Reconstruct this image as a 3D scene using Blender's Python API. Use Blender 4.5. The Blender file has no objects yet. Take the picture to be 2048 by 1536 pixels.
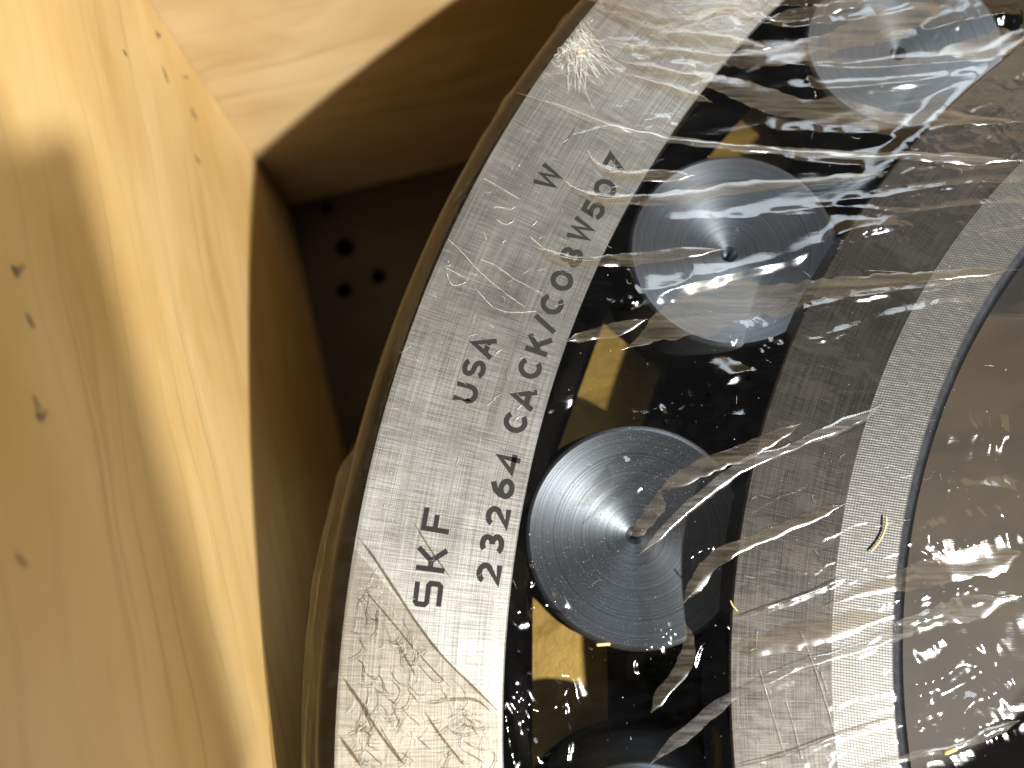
import bpy, bmesh, math, random
import numpy as np
from mathutils import Matrix, Vector

random.seed(7); RNG = np.random.RandomState(11)
SC = bpy.context.scene
COL = SC.collection
MM = 0.001

# ------------------------------------------------------------------ camera
CAM = np.array([-248.589, 41.590, 174.865])          # mm, bearing axis at x = y = 0, its upper face at z = 0
ROT = np.array([[0.99995755, 0.0, -0.00921412],
                [-0.0017243, 0.982334, -0.18712815],
                [0.00905135, 0.1871361, 0.9822923]])
FPX = 1540.0
cd = bpy.data.cameras.new('camera'); cam = bpy.data.objects.new('camera', cd); COL.objects.link(cam)
cd.sensor_width = 36.0; cd.lens = 36.0 * FPX / 2048.0
cd.clip_start = 0.004; cd.clip_end = 60.0
m = Matrix([list(ROT[i]) + [CAM[i] * MM] for i in range(3)] + [[0, 0, 0, 1]])
cam.matrix_world = m
cd.dof.use_dof = True; cd.dof.focus_distance = 0.178; cd.dof.aperture_fstop = cd.lens / 3.6
SC.camera = cam

# ------------------------------------------------------------------ world, lamps, exposure
W = bpy.data.worlds.new('World'); SC.world = W; W.use_nodes = True
bg = W.node_tree.nodes['Background']; bg.inputs[0].default_value = (0.95, 0.96, 1.0, 1); bg.inputs[1].default_value = 0.10

def area(name, loc, target, sx, sy, power, col, shape='RECTANGLE'):
    l = bpy.data.lights.new(name, 'AREA'); l.shape = shape; l.size = sx; l.size_y = sy
    l.energy = power; l.color = col
    o = bpy.data.objects.new(name, l); COL.objects.link(o)
    d = Vector(target) - Vector(loc)
    o.location = loc; o.rotation_euler = d.to_track_quat('-Z', 'Y').to_euler()
    return o
KEY = np.array([0.705, -0.462, 1.0])
area('high_bay_lamp', tuple(KEY * 2.3 + np.array([-0.25, 0.02, 0])), (-0.25, 0.02, 0), 0.085, 0.085, 250.0, (1.0, 0.985, 0.94), 'DISK')
area('added_warm_fill', (0.80, 1.80, 1.42), (-0.32, 0.08, 0.02), 2.2, 1.1, 12.0, (1.0, 0.70, 0.38))  # fill added to warm the side board, no known lamp stands there
area('window_light', (0.30, 1.72, 1.45), (-0.2, 0.05, 0), 1.1, 0.6, 21.0, (0.72, 0.87, 1.0))

SC.view_settings.view_transform = 'Standard'; SC.view_settings.look = 'None'
SC.view_settings.exposure = 0.0; SC.view_settings.gamma = 1.0
SC.render.engine = 'CYCLES'
SC.cycles.use_denoising = True
SC.cycles.max_bounces = 10; SC.cycles.transparent_max_bounces = 24
SC.cycles.sample_clamp_indirect = 4.0
SC.cycles.caustics_reflective = True; SC.cycles.caustics_refractive = False
SC.cycles.blur_glossy = 0.3

# ------------------------------------------------------------------ helpers
def PX(p, z=0.0):
    """points of the photograph (2048 frame) -> points in the plane at height z, mm"""
    p = np.atleast_2d(np.asarray(p, float))
    d = np.stack([(p[:, 0] - 1024) / FPX, -(p[:, 1] - 768) / FPX, -np.ones(len(p))], 1) @ ROT.T
    t = (z - CAM[2]) / d[:, 2]
    return (CAM[None] + d * t[:, None])[:, :2]

def tag(o, label=None, cat=None, group=None, kind=None):
    if label: o['label'] = label
    if cat: o['category'] = cat
    if group: o['group'] = group
    if kind: o['kind'] = kind
    return o

def empty(name, loc=(0, 0, 0), rz=0.0):
    o = bpy.data.objects.new(name, None); COL.objects.link(o)
    o.location = loc; o.rotation_euler = (0, 0, rz); o.empty_display_size = 0.05
    return o

def link(name, me, mat=None, parent=None):
    o = bpy.data.objects.new(name, me); COL.objects.link(o)
    if mat is not None and not me.materials:
        for mm in (mat if isinstance(mat, (list, tuple)) else [mat]): me.materials.append(mm)
    if parent is not None: o.parent = parent
    return o

def np_mesh(name, V, Q, smooth=True, mi=None):
    """V n x 3 in metres, Q m x 4 quads"""
    me = bpy.data.meshes.new(name)
    V = np.asarray(V, np.float32); Q = np.asarray(Q, np.int32)
    k = Q.shape[1]
    me.vertices.add(len(V)); me.vertices.foreach_set('co', V.ravel())
    me.loops.add(Q.size); me.loops.foreach_set('vertex_index', Q.ravel())
    me.polygons.add(len(Q)); me.polygons.foreach_set('loop_start', np.arange(0, Q.size, k, dtype=np.int32))
    me.polygons.foreach_set('loop_total', np.full(len(Q), k, np.int32))
    me.polygons.foreach_set('use_smooth', np.full(len(Q), smooth))
    if mi is not None: me.polygons.foreach_set('material_index', np.asarray(mi, np.int32))
    me.update(calc_edges=True); me.validate()
    return me

def lathe(name, prof, seg, closed=True, sharp=(), mats=None, mfun=None):
    """prof: list of (r, z) mm, turned round z. sharp: creases made by doubling the row"""
    rows = []
    for i, (r, z) in enumerate(prof):
        rows.append((r, z))
        if i in sharp: rows.append((r, z))
    n = len(rows); a = np.arange(seg) * 2 * np.pi / seg
    V = np.concatenate([np.stack([np.cos(a) * r, np.sin(a) * r, np.full(seg, z)], 1) for r, z in rows]) * MM
    Q = []; mi = []
    last = n if closed else n - 1
    for i in range(last):
        j = (i + 1) % n
        if rows[i] == rows[j]: continue
        s = np.arange(seg); t = (s + 1) % seg
        Q.append(np.stack([i * seg + s, i * seg + t, j * seg + t, j * seg + s], 1)[:, ::-1])
        mi.append(np.full(seg, mfun(rows[i], rows[j]) if mfun else 0))
    return np_mesh(name, V, np.concatenate(Q), True, np.concatenate(mi))

def box_mesh(name, x0, x1, y0, y1, z0, z1, bev=1.2):
    bm = bmesh.new(); bmesh.ops.create_cube(bm, size=1.0)
    for v in bm.verts:
        v.co = Vector(((x0 + x1) / 2 + v.co.x * (x1 - x0), (y0 + y1) / 2 + v.co.y * (y1 - y0), (z0 + z1) / 2 + v.co.z * (z1 - z0))) * MM
    if bev: bmesh.ops.bevel(bm, geom=list(bm.edges), offset=bev * MM, segments=2, affect='EDGES', profile=0.6)
    me = bpy.data.meshes.new(name); bm.to_mesh(me); bm.free()
    return me

# value noise ------------------------------------------------------------
_T = RNG.rand(256, 256)
def vnoise(x, y, ox=0, oy=0):
    x = x + ox * 17.31 + 1000.0; y = y + oy * 9.77 + 1000.0
    xi = np.floor(x).astype(int); yi = np.floor(y).astype(int)
    fx = x - xi; fy = y - yi
    fx = fx * fx * fx * (fx * (fx * 6 - 15) + 10); fy = fy * fy * fy * (fy * (fy * 6 - 15) + 10)
    a = _T[xi % 256, yi % 256]; b = _T[(xi + 1) % 256, yi % 256]
    c = _T[xi % 256, (yi + 1) % 256]; d = _T[(xi + 1) % 256, (yi + 1) % 256]
    return (a * (1 - fx) + b * fx) * (1 - fy) + (c * (1 - fx) + d * fx) * fy - 0.5
def fbm(x, y, o, n=3):
    s = 0; amp = 1.0
    for k in range(n):
        s = s + amp * vnoise(x * 2 ** k, y * 2 ** k, o + k, o * 2 + k); amp *= 0.5
    return s
def sstep(a, b, x):
    t = np.clip((x - a) / (b - a), 0, 1); return t * t * (3 - 2 * t)

# ------------------------------------------------------------------ node helpers
def mat_new(name):
    mt = bpy.data.materials.new(name); mt.use_nodes = True
    nt = mt.node_tree; nt.nodes.clear()
    out = nt.nodes.new('ShaderNodeOutputMaterial')
    return mt, nt, out
def nd(nt, typ, **kw):
    n = nt.nodes.new('ShaderNode' + typ)
    for k, v in kw.items():
        if k.startswith('i_'):
            key = k[2:]; key = int(key) if key.isdigit() else key.replace('_', ' ')
            s = n.inputs[key]
            if hasattr(v, 'is_output') or isinstance(v, bpy.types.NodeSocket): nt.links.new(v, s)
            else: s.default_value = v
        else: setattr(n, k, v)
    return n
def mth(nt, op, a, b=None, c=None, clamp=False):
    n = nt.nodes.new('ShaderNodeMath'); n.operation = op; n.use_clamp = clamp
    for i, v in enumerate((a, b, c)):
        if v is None: continue
        if isinstance(v, bpy.types.NodeSocket): nt.links.new(v, n.inputs[i])
        else: n.inputs[i].default_value = v
    return n.outputs[0]
def mixc(nt, f, a, b, blend='MIX'):
    n = nt.nodes.new('ShaderNodeMix'); n.data_type = 'RGBA'; n.blend_type = blend
    for s, v in ((n.inputs[0], f), (n.inputs[6], a), (n.inputs[7], b)):
        if isinstance(v, bpy.types.NodeSocket): nt.links.new(v, s)
        else: s.default_value = v if not isinstance(v, tuple) or len(v) == 4 else v + (1,)
    return n.outputs[2]
def ramp(nt, f, pts, interp='LINEAR'):
    n = nt.nodes.new('ShaderNodeValToRGB'); n.color_ramp.interpolation = interp
    e = n.color_ramp.elements
    while len(e) < len(pts): e.new(0.5)
    for k, (p, c) in enumerate(pts):
        e[k].position = p; e[k].color = c if isinstance(c, tuple) and len(c) == 4 else ((c,) * 3 + (1,) if not isinstance(c, tuple) else c + (1,))
    nt.links.new(f, n.inputs[0]); return n.outputs[0]
def comb(nt, x, y, z=0.0):
    n = nt.nodes.new('ShaderNodeCombineXYZ')
    for i, v in enumerate((x, y, z)):
        if isinstance(v, bpy.types.NodeSocket): nt.links.new(v, n.inputs[i])
        else: n.inputs[i].default_value = v
    return n.outputs[0]
def noise(nt, vec, scale=1.0, detail=2.0, rough=0.5, dist=0.0):
    n = nt.nodes.new('ShaderNodeTexNoise'); nt.links.new(vec, n.inputs['Vector'])
    n.inputs['Scale'].default_value = scale; n.inputs['Detail'].default_value = detail
    n.inputs['Roughness'].default_value = rough; n.inputs['Distortion'].default_value = dist
    return n.outputs[0]
def polar(nt):
    """object coordinates in mm: x, y, z, radius, arc length at r = 250"""
    tc = nt.nodes.new('ShaderNodeTexCoord'); sp = nt.nodes.new('ShaderNodeSeparateXYZ')
    nt.links.new(tc.outputs['Object'], sp.inputs[0])
    x = mth(nt, 'MULTIPLY', sp.outputs[0], 1000.0); y = mth(nt, 'MULTIPLY', sp.outputs[1], 1000.0); z = mth(nt, 'MULTIPLY', sp.outputs[2], 1000.0)
    r = mth(nt, 'SQRT', mth(nt, 'ADD', mth(nt, 'MULTIPLY', x, x), mth(nt, 'MULTIPLY', y, y)))
    th = mth(nt, 'ARCTAN2', mth(nt, 'MULTIPLY', y, -1.0), mth(nt, 'MULTIPLY', x, -1.0))
    return x, y, z, r, mth(nt, 'MULTIPLY', th, 250.0)
def bump(nt, h, strength, dist, nrm=None):
    n = nt.nodes.new('ShaderNodeBump'); n.inputs['Strength'].default_value = strength; n.inputs['Distance'].default_value = dist
    nt.links.new(h, n.inputs['Height'])
    if nrm is not None: nt.links.new(nrm, n.inputs['Normal'])
    return n.outputs[0]

# ------------------------------------------------------------------ materials
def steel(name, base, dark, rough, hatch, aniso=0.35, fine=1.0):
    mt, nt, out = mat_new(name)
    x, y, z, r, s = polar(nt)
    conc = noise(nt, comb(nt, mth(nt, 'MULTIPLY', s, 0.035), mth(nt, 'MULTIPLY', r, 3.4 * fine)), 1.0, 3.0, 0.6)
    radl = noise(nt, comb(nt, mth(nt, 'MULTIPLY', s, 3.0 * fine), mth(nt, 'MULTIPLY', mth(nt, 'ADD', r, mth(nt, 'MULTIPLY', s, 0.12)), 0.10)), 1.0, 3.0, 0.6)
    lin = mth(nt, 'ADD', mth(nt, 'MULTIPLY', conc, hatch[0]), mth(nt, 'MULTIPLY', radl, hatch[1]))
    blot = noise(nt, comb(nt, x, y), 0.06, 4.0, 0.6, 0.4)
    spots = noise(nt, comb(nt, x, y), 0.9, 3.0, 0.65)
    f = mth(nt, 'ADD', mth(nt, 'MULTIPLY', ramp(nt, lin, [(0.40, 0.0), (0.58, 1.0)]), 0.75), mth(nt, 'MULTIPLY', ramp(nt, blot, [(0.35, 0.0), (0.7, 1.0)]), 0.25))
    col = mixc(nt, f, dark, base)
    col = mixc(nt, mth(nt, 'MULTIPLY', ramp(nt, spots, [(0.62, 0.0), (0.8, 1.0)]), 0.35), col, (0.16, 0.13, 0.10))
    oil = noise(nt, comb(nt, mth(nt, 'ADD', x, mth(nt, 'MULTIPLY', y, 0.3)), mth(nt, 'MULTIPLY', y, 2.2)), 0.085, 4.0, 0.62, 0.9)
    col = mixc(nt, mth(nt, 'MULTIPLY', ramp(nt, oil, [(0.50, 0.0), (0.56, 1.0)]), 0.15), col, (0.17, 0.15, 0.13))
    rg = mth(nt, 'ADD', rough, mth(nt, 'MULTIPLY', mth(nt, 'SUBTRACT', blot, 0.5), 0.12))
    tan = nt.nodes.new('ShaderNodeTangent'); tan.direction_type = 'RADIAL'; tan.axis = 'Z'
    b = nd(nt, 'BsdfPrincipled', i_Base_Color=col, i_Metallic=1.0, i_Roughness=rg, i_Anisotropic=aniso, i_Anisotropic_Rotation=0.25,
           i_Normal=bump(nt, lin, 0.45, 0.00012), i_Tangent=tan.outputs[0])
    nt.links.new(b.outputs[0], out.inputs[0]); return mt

def hatch_steel(name, base, dark, rough):
    """ground band with a fine woven cross-hatch: turned rings crossed by straight grinding strokes"""
    mt, nt, out = mat_new(name)
    x, y, z, r, s = polar(nt)
    wob = noise(nt, comb(nt, x, y), 0.12, 2.0)
    w1 = mth(nt, 'SINE', mth(nt, 'ADD', mth(nt, 'MULTIPLY', r, 9.6), mth(nt, 'MULTIPLY', wob, 3.0)))
    w2 = mth(nt, 'SINE', mth(nt, 'ADD', mth(nt, 'ADD', mth(nt, 'MULTIPLY', y, 10.5), mth(nt, 'MULTIPLY', x, 1.6)), mth(nt, 'MULTIPLY', wob, 5.0)))
    am = noise(nt, comb(nt, mth(nt, 'MULTIPLY', s, 0.9), mth(nt, 'MULTIPLY', r, 0.25)), 1.0, 3.0, 0.7)
    lin = mth(nt, 'ADD', mth(nt, 'MULTIPLY', mth(nt, 'MULTIPLY', w1, ramp(nt, noise(nt, comb(nt, x, y), 0.35, 3.0, 0.6), [(0.3, 0.2), (0.7, 1.0)])), 0.20), mth(nt, 'MULTIPLY', mth(nt, 'MULTIPLY', w2, am), 0.36))
    lin = mth(nt, 'ADD', mth(nt, 'ADD', lin, 0.5), mth(nt, 'MULTIPLY', mth(nt, 'SUBTRACT', am, 0.5), 0.9))
    col = mixc(nt, mth(nt, 'MULTIPLY', lin, 1.0, clamp=True), dark, base)
    tan = nt.nodes.new('ShaderNodeTangent'); tan.direction_type = 'RADIAL'; tan.axis = 'Z'
    b = nd(nt, 'BsdfPrincipled', i_Base_Color=col, i_Metallic=1.0, i_Roughness=rough, i_Anisotropic=0.25, i_Anisotropic_Rotation=0.25,
           i_Normal=bump(nt, lin, 0.5, 0.00010), i_Tangent=tan.outputs[0])
    nt.links.new(b.outputs[0], out.inputs[0]); return mt

def roller_steel():
    mt, nt, out = mat_new('turned_roller_steel')
    x, y, z, r, s = polar(nt)
    rings = noise(nt, comb(nt, mth(nt, 'MULTIPLY', r, 1.5), 0.0), 1.0, 4.0, 0.75)
    spk = noise(nt, comb(nt, x, y), 2.2, 2.0, 0.6)
    blot = noise(nt, comb(nt, x, y), 0.07, 4.0, 0.6, 0.5)
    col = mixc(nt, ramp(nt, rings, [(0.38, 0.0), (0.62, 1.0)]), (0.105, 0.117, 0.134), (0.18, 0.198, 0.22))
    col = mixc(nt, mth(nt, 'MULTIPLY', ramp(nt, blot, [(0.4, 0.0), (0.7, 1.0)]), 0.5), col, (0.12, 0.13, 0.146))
    tan = nt.nodes.new('ShaderNodeTangent'); tan.direction_type = 'RADIAL'; tan.axis = 'Z'
    h = mth(nt, 'ADD', rings, mth(nt, 'MULTIPLY', ramp(nt, spk, [(0.66, 0.0), (0.76, 1.0)]), 0.9))
    b = nd(nt, 'BsdfPrincipled', i_Base_Color=col, i_Metallic=1.0, i_Roughness=0.43, i_Anisotropic=0.62, i_Anisotropic_Rotation=0.25,
           i_Normal=bump(nt, h, 0.5, 0.00012), i_Tangent=tan.outputs[0])
    nt.links.new(b.outputs[0], out.inputs[0]); return mt

def plain(name, col, rough=0.5, metal=0.0, nscale=None, namt=0.2, bmp=0.0):
    mt, nt, out = mat_new(name)
    tc = nt.nodes.new('ShaderNodeTexCoord')
    c = col + (1,)
    b = nd(nt, 'BsdfPrincipled', i_Metallic=metal, i_Roughness=rough)
    if nscale:
        n = noise(nt, tc.outputs['Object'], nscale, 4.0, 0.6)
        nt.links.new(mixc(nt, n, tuple(v * (1 - namt) for v in col), tuple(min(1, v * (1 + namt)) for v in col)), b.inputs['Base Color'])
        if bmp: nt.links.new(bump(nt, n, bmp, 0.0005), b.inputs['Normal'])
    else: b.inputs['Base Color'].default_value = c
    nt.links.new(b.outputs[0], out.inputs[0]); return mt

def wood(name, base, dark, seed, lines=1.0):
    """planed softwood: grain along local x; cut face in local x-z (boards) or x-y (floor)"""
    mt, nt, out = mat_new(name)
    tc = nt.nodes.new('ShaderNodeTexCoord'); sp = nt.nodes.new('ShaderNodeSeparateXYZ')
    nt.links.new(tc.outputs['Object'], sp.inputs[0])
    u = mth(nt, 'ADD', mth(nt, 'MULTIPLY', sp.outputs[0], 1000.0), seed * 137.0)
    v = mth(nt, 'ADD', mth(nt, 'MULTIPLY', sp.outputs[2], 1000.0), mth(nt, 'MULTIPLY', sp.outputs[1], 1000.0))
    sway = mth(nt, 'MULTIPLY', mth(nt, 'SUBTRACT', noise(nt, comb(nt, mth(nt, 'MULTIPLY', u, 0.006), mth(nt, 'MULTIPLY', v, 0.012)), 1.0, 3.0, 0.55), 0.5), 46.0)
    vv = mth(nt, 'ADD', v, sway)
    # growth rings: one-dimensional noise across the grain, thin dark latewood lines
    g1 = noise(nt, comb(nt, mth(nt, 'MULTIPLY', u, 0.0022), mth(nt, 'MULTIPLY', vv, 0.12)), 1.0, 3.0, 0.62)
    fr = mth(nt, 'FRACT', mth(nt, 'ADD', mth(nt, 'MULTIPLY', vv, 0.085), mth(nt, 'MULTIPLY', g1, 2.3)))
    line = ramp(nt, fr, [(0.0, 1.0), (0.05, 0.85), (0.13, 0.22), (0.6, 0.0), (0.93, 0.12), (1.0, 1.0)])
    lmask = ramp(nt, noise(nt, comb(nt, mth(nt, 'MULTIPLY', u, 0.01), mth(nt, 'MULTIPLY', vv, 0.05)), 1.0, 2.0), [(0.38, 0.1), (0.62, 1.0)])
    fib = noise(nt, comb(nt, mth(nt, 'MULTIPLY', u, 0.05), mth(nt, 'MULTIPLY', v, 2.6)), 1.0, 4.0, 0.7)
    cloud = noise(nt, comb(nt, mth(nt, 'MULTIPLY', u, 0.014), mth(nt, 'MULTIPLY', v, 0.03)), 1.0, 3.0, 0.55, 0.6)
    spot = noise(nt, comb(nt, mth(nt, 'MULTIPLY', u, 0.10), mth(nt, 'MULTIPLY', v, 0.22)), 1.0, 3.0, 0.6)
    col = mixc(nt, ramp(nt, cloud, [(0.32, 0.0), (0.7, 1.0)]), dark, base)
    col = mixc(nt, mth(nt, 'MULTIPLY', mth(nt, 'MULTIPLY', line, lmask), 0.42 * lines), col, tuple(d * 0.55 for d in dark))
    col = mixc(nt, mth(nt, 'MULTIPLY', ramp(nt, fib, [(0.45, 0.0), (0.8, 1.0)]), 0.16), col, tuple(d * 0.5 for d in dark))
    col = mixc(nt, mth(nt, 'MULTIPLY', ramp(nt, spot, [(0.62, 0.0), (0.78, 1.0)]), 0.22), col, tuple(d * 0.6 for d in dark))
    b = nd(nt, 'BsdfPrincipled', i_Base_Color=col, i_Roughness=0.55, i_Specular_IOR_Level=0.3,
           i_Normal=bump(nt, mth(nt, 'ADD', mth(nt, 'MULTIPLY', fib, 0.6), mth(nt, 'MULTIPLY', line, -0.5)), 0.12, 0.0004))
    nt.links.new(b.outputs[0], out.inputs[0]); return mt

def film_mat(name, refl, haze, rough, tint, hcol, patches=True, pscale=0.09, graze=0.9):
    mt, nt, out = mat_new(name)
    tc = nt.nodes.new('ShaderNodeTexCoord')
    mp = nt.nodes.new('ShaderNodeVectorMath'); mp.operation = 'SCALE'; mp.inputs['Scale'].default_value = 1000.0
    nt.links.new(tc.outputs['Object'], mp.inputs[0]); v = mp.outputs[0]
    fr = nd(nt, 'LayerWeight', i_Blend=0.5)
    tr = nd(nt, 'BsdfTransparent', i_Color=tint + (1,))
    stretch = nt.nodes.new('ShaderNodeMapping'); stretch.inputs['Rotation'].default_value = (0, 0, math.radians(-13)); stretch.inputs['Scale'].default_value = (0.05, 1.0, 1.0)
    nt.links.new(v, stretch.inputs['Vector'])
    st = noise(nt, stretch.outputs[0], 1.1, 4.0, 0.65)
    fine = noise(nt, v, 2.4, 2.0, 0.6)
    nrm = bump(nt, mth(nt, 'ADD', mth(nt, 'MULTIPLY', st, 0.8), mth(nt, 'MULTIPLY', fine, 0.10)), 0.10, 0.0004)
    gl = nd(nt, 'BsdfGlossy', distribution='BECKMANN', i_Color=(1, 1, 1, 1), i_Roughness=rough, i_Normal=nrm)
    g2 = nd(nt, 'BsdfGlossy', distribution='BECKMANN', i_Color=(1, 1, 1, 1), i_Roughness=rough + 0.10, i_Normal=nrm)
    gl = nd(nt, 'MixShader', i_0=0.20, i_1=gl.outputs[0], i_2=g2.outputs[0])
    df = nd(nt, 'BsdfDiffuse', i_Color=hcol + (1,))
    tl = nd(nt, 'BsdfTranslucent', i_Color=hcol + (1,))
    dt = nd(nt, 'MixShader', i_0=0.35, i_1=df.outputs[0], i_2=tl.outputs[0])
    hz = mth(nt, 'MULTIPLY', ramp(nt, st, [(0.4, 0.35), (0.75, 1.6)]), haze)
    if patches:
        pt = noise(nt, v, pscale, 4.0, 0.6, 0.8)
        hz = mth(nt, 'MULTIPLY', hz, ramp(nt, pt, [(0.46, 0.35), (0.52, 1.25)]))
    a = nd(nt, 'MixShader', i_0=hz, i_1=tr.outputs[0], i_2=dt.outputs[0])
    fc = mth(nt, 'ADD', refl, mth(nt, 'MULTIPLY', mth(nt, 'POWER', fr.outputs['Facing'], 5.0), graze), clamp=True)
    b = nd(nt, 'MixShader', i_0=fc, i_1=a.outputs[0], i_2=gl.outputs[0])
    nt.links.new(b.outputs[0], out.inputs[0]); return mt

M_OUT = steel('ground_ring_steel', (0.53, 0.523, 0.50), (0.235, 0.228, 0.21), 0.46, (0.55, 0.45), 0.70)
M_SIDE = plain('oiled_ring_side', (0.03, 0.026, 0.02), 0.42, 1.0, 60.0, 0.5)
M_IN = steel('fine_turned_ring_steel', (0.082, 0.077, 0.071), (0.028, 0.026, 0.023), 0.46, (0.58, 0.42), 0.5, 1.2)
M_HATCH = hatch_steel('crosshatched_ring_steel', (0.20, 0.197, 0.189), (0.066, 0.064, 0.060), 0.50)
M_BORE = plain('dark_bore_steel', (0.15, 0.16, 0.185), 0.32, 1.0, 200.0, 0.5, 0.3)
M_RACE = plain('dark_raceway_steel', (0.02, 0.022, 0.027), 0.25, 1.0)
M_ROLL = roller_steel()
M_BRASS = plain('machined_brass', (0.26, 0.17, 0.042), 0.45, 0.85, 300.0, 0.25, 0.2)
M_INK = plain('laser_black_marking', (0.007, 0.0055, 0.0045), 0.6, 0.0, 900.0, 0.5)
M_WOODL = wood('planed_pine_side', (0.67, 0.47, 0.212), (0.57, 0.365, 0.130), 1.0)
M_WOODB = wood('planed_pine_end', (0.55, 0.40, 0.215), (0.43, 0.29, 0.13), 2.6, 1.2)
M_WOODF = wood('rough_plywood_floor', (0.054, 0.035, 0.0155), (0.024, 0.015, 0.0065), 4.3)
M_DENT = plain('grey_bruised_wood', (0.16, 0.13, 0.105), 0.7)
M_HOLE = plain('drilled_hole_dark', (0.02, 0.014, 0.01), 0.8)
M_FILM = film_mat('clear_stretch_film', 0.042, 0.0025, 0.105, (0.955, 0.95, 0.94), (0.74, 0.71, 0.67))
M_SKIRT = film_mat('oily_side_film', 0.04, 0.022, 0.14, (0.90, 0.87, 0.80), (0.40, 0.335, 0.245), True, 0.22, 0.30)
M_FOLD = film_mat('fold_painted_reflection', 0.045, 0.12, 0.18, (0.88, 0.85, 0.80), (0.62, 0.51, 0.38), False)  # tan haze colour stands in for warm surroundings mirrored in the folds
M_EDGE = film_mat('film_edge_roll', 0.07, 0.16, 0.12, (0.90, 0.89, 0.86), (0.78, 0.74, 0.68), False)
M_CREASE = film_mat('whitened_film_crease', 0.05, 0.38, 0.2, (0.98, 0.98, 0.97), (0.95, 0.94, 0.90), False)
M_DUST = plain('white_dust', (0.85, 0.83, 0.78), 0.7)
M_STRAW = plain('pale_straw_wood', (0.72, 0.52, 0.20), 0.6)
M_PHONE = plain('black_phone_glass', (0.02, 0.02, 0.022), 0.25)
M_CONC = plain('grey_concrete', (0.30, 0.29, 0.28), 0.9, 0.0, 6.0, 0.2)

# ------------------------------------------------------------------ crate and ground
g = link('ground', box_mesh('ground', -4000, 4000, -4000, 4000, -260, -230, 0), M_CONC); tag(g, kind='structure')
CA = math.radians(15.0); HALF = 296.6; WT = 22.0; TOP = 96.0; FLOOR = -208.0
crate = tag(empty('wooden_crate', (0, 0, FLOOR * MM), CA), 'open pine crate of planed boards, yellow brown, standing round the wrapped steel bearing', 'crate')
def board(name, mesh, loc, rz, mat):
    o = link(name, mesh, mat, crate); o.location = Vector(loc) * MM; o.rotation_euler = (0, 0, rz); return o
H0 = 0.0; H1 = TOP - FLOOR
sb = box_mesh('side_board', -HALF, HALF, 0, WT, H0, H1)
left = board('side_board', sb, (-HALF, 0, 0), math.pi / 2, M_WOODL)
right = board('side_board', sb, (HALF, 0, 0), -math.pi / 2, M_WOODL)
eb = box_mesh('end_board', -HALF - WT, HALF + WT, 0, WT, H0, H1)
back = board('end_board', eb, (0, HALF + 0.2, 0), 0.0, M_WOODB)
front = board('end_board', eb, (0, -HALF - 0.2, 0), math.pi, M_WOODB)
left['label'] = 'wide pine side board lit from above, bearing shadow along its lower edge'
back['label'] = 'pine end board with horizontal grain behind the bearing, half in shadow'

# crate floor with drilled holes
def floor_panel():
    c, s = math.cos(-CA), math.sin(-CA)
    holes = []
    for (px, py, d) in ((690, 495, 10.5), (757, 553, 8.0), (688, 580, 8.5), (655, 415, 7.0)):
        q = PX((px, py), FLOOR)[0]; holes.append((q[0] * c - q[1] * s, q[0] * s + q[1] * c, d / 2))
    bm = bmesh.new(); ed = []
    L = HALF + WT
    def loop(pts):
        vs = [bm.verts.new((x * MM, y * MM, 0)) for x, y in pts]
        es = [bm.edges.new((vs[i], vs[(i + 1) % len(vs)])) for i in range(len(vs))]
        return vs, es
    vs, es = loop([(-L, -L), (L, -L), (L, L), (-L, L)]); ed += es; outer = vs
    rims = []
    for x, y, r in holes:
        vs, es = loop([(x + r * math.cos(a), y + r * math.sin(a)) for a in np.linspace(0, 2 * math.pi, 20, endpoint=False)]); ed += es; rims.append(vs)
    bmesh.ops.triangle_fill(bm, edges=ed, use_beauty=True, normal=(0, 0, 1))
    def drop(vs, dz, inward):
        low = [bm.verts.new((v.co.x, v.co.y, -dz * MM)) for v in vs]
        n = len(vs); fs = []
        for i in range(n):
            j = (i + 1) % n
            fs.append(bm.faces.new((vs[i], vs[j], low[j], low[i])))
        return low, fs
    for vs in rims:
        low, fs = drop(vs, 14, True); f = bm.faces.new(low)
        for q in fs + [f]: q.material_index = 1
    low, fs = drop(outer, 18, False); bm.faces.new(low)
    bmesh.ops.recalc_face_normals(bm, faces=list(bm.faces))
    me = bpy.data.meshes.new('floor_panel'); bm.to_mesh(me); bm.free(); return me
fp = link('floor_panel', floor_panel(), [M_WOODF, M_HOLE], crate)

# small bruises and nail dents in the side board: thin grey slivers of raised torn grain
a15 = CA
NL = np.array([-math.cos(a15), -math.sin(a15), 0.0])
def on_left(p, off=0.0):
    d = np.array([(p[0] - 1024) / FPX, -(p[1] - 768) / FPX, -1.0]) @ ROT.T
    t = (HALF - off - CAM @ NL) / (d @ NL); return CAM + d * t
DENTS = [[(24, 530), (36, 552), (50, 528), (40, 538)], [(72, 822), (84, 842), (96, 820), (85, 830)],
         [(312, 62), (319, 78), (322, 68), (317, 66)], [(325, 130), (333, 150), (338, 166), (331, 150)],
         [(247, 98), (251, 108), (255, 112), (251, 103)], [(368, 150), (374, 158), (378, 152), (373, 153)],
         [(383, 214), (390, 228), (396, 240), (388, 230)], [(391, 308), (398, 320), (401, 330), (395, 320)],
         [(55, 625), (63, 640), (70, 655), (61, 642)], [(70, 790), (76, 805), (82, 818), (74, 806)], [(36, 1105), (48, 1122), (55, 1130), (42, 1120)]]
inv = left.matrix_basis.inverted()
crate_m = Matrix.Translation(Vector((0, 0, FLOOR * MM))) @ Matrix.Rotation(CA, 4, 'Z')
lm = (crate_m @ Matrix.Translation(Vector((-HALF, 0, 0)) * MM) @ Matrix.Rotation(math.pi / 2, 4, 'Z')).inverted()
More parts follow.
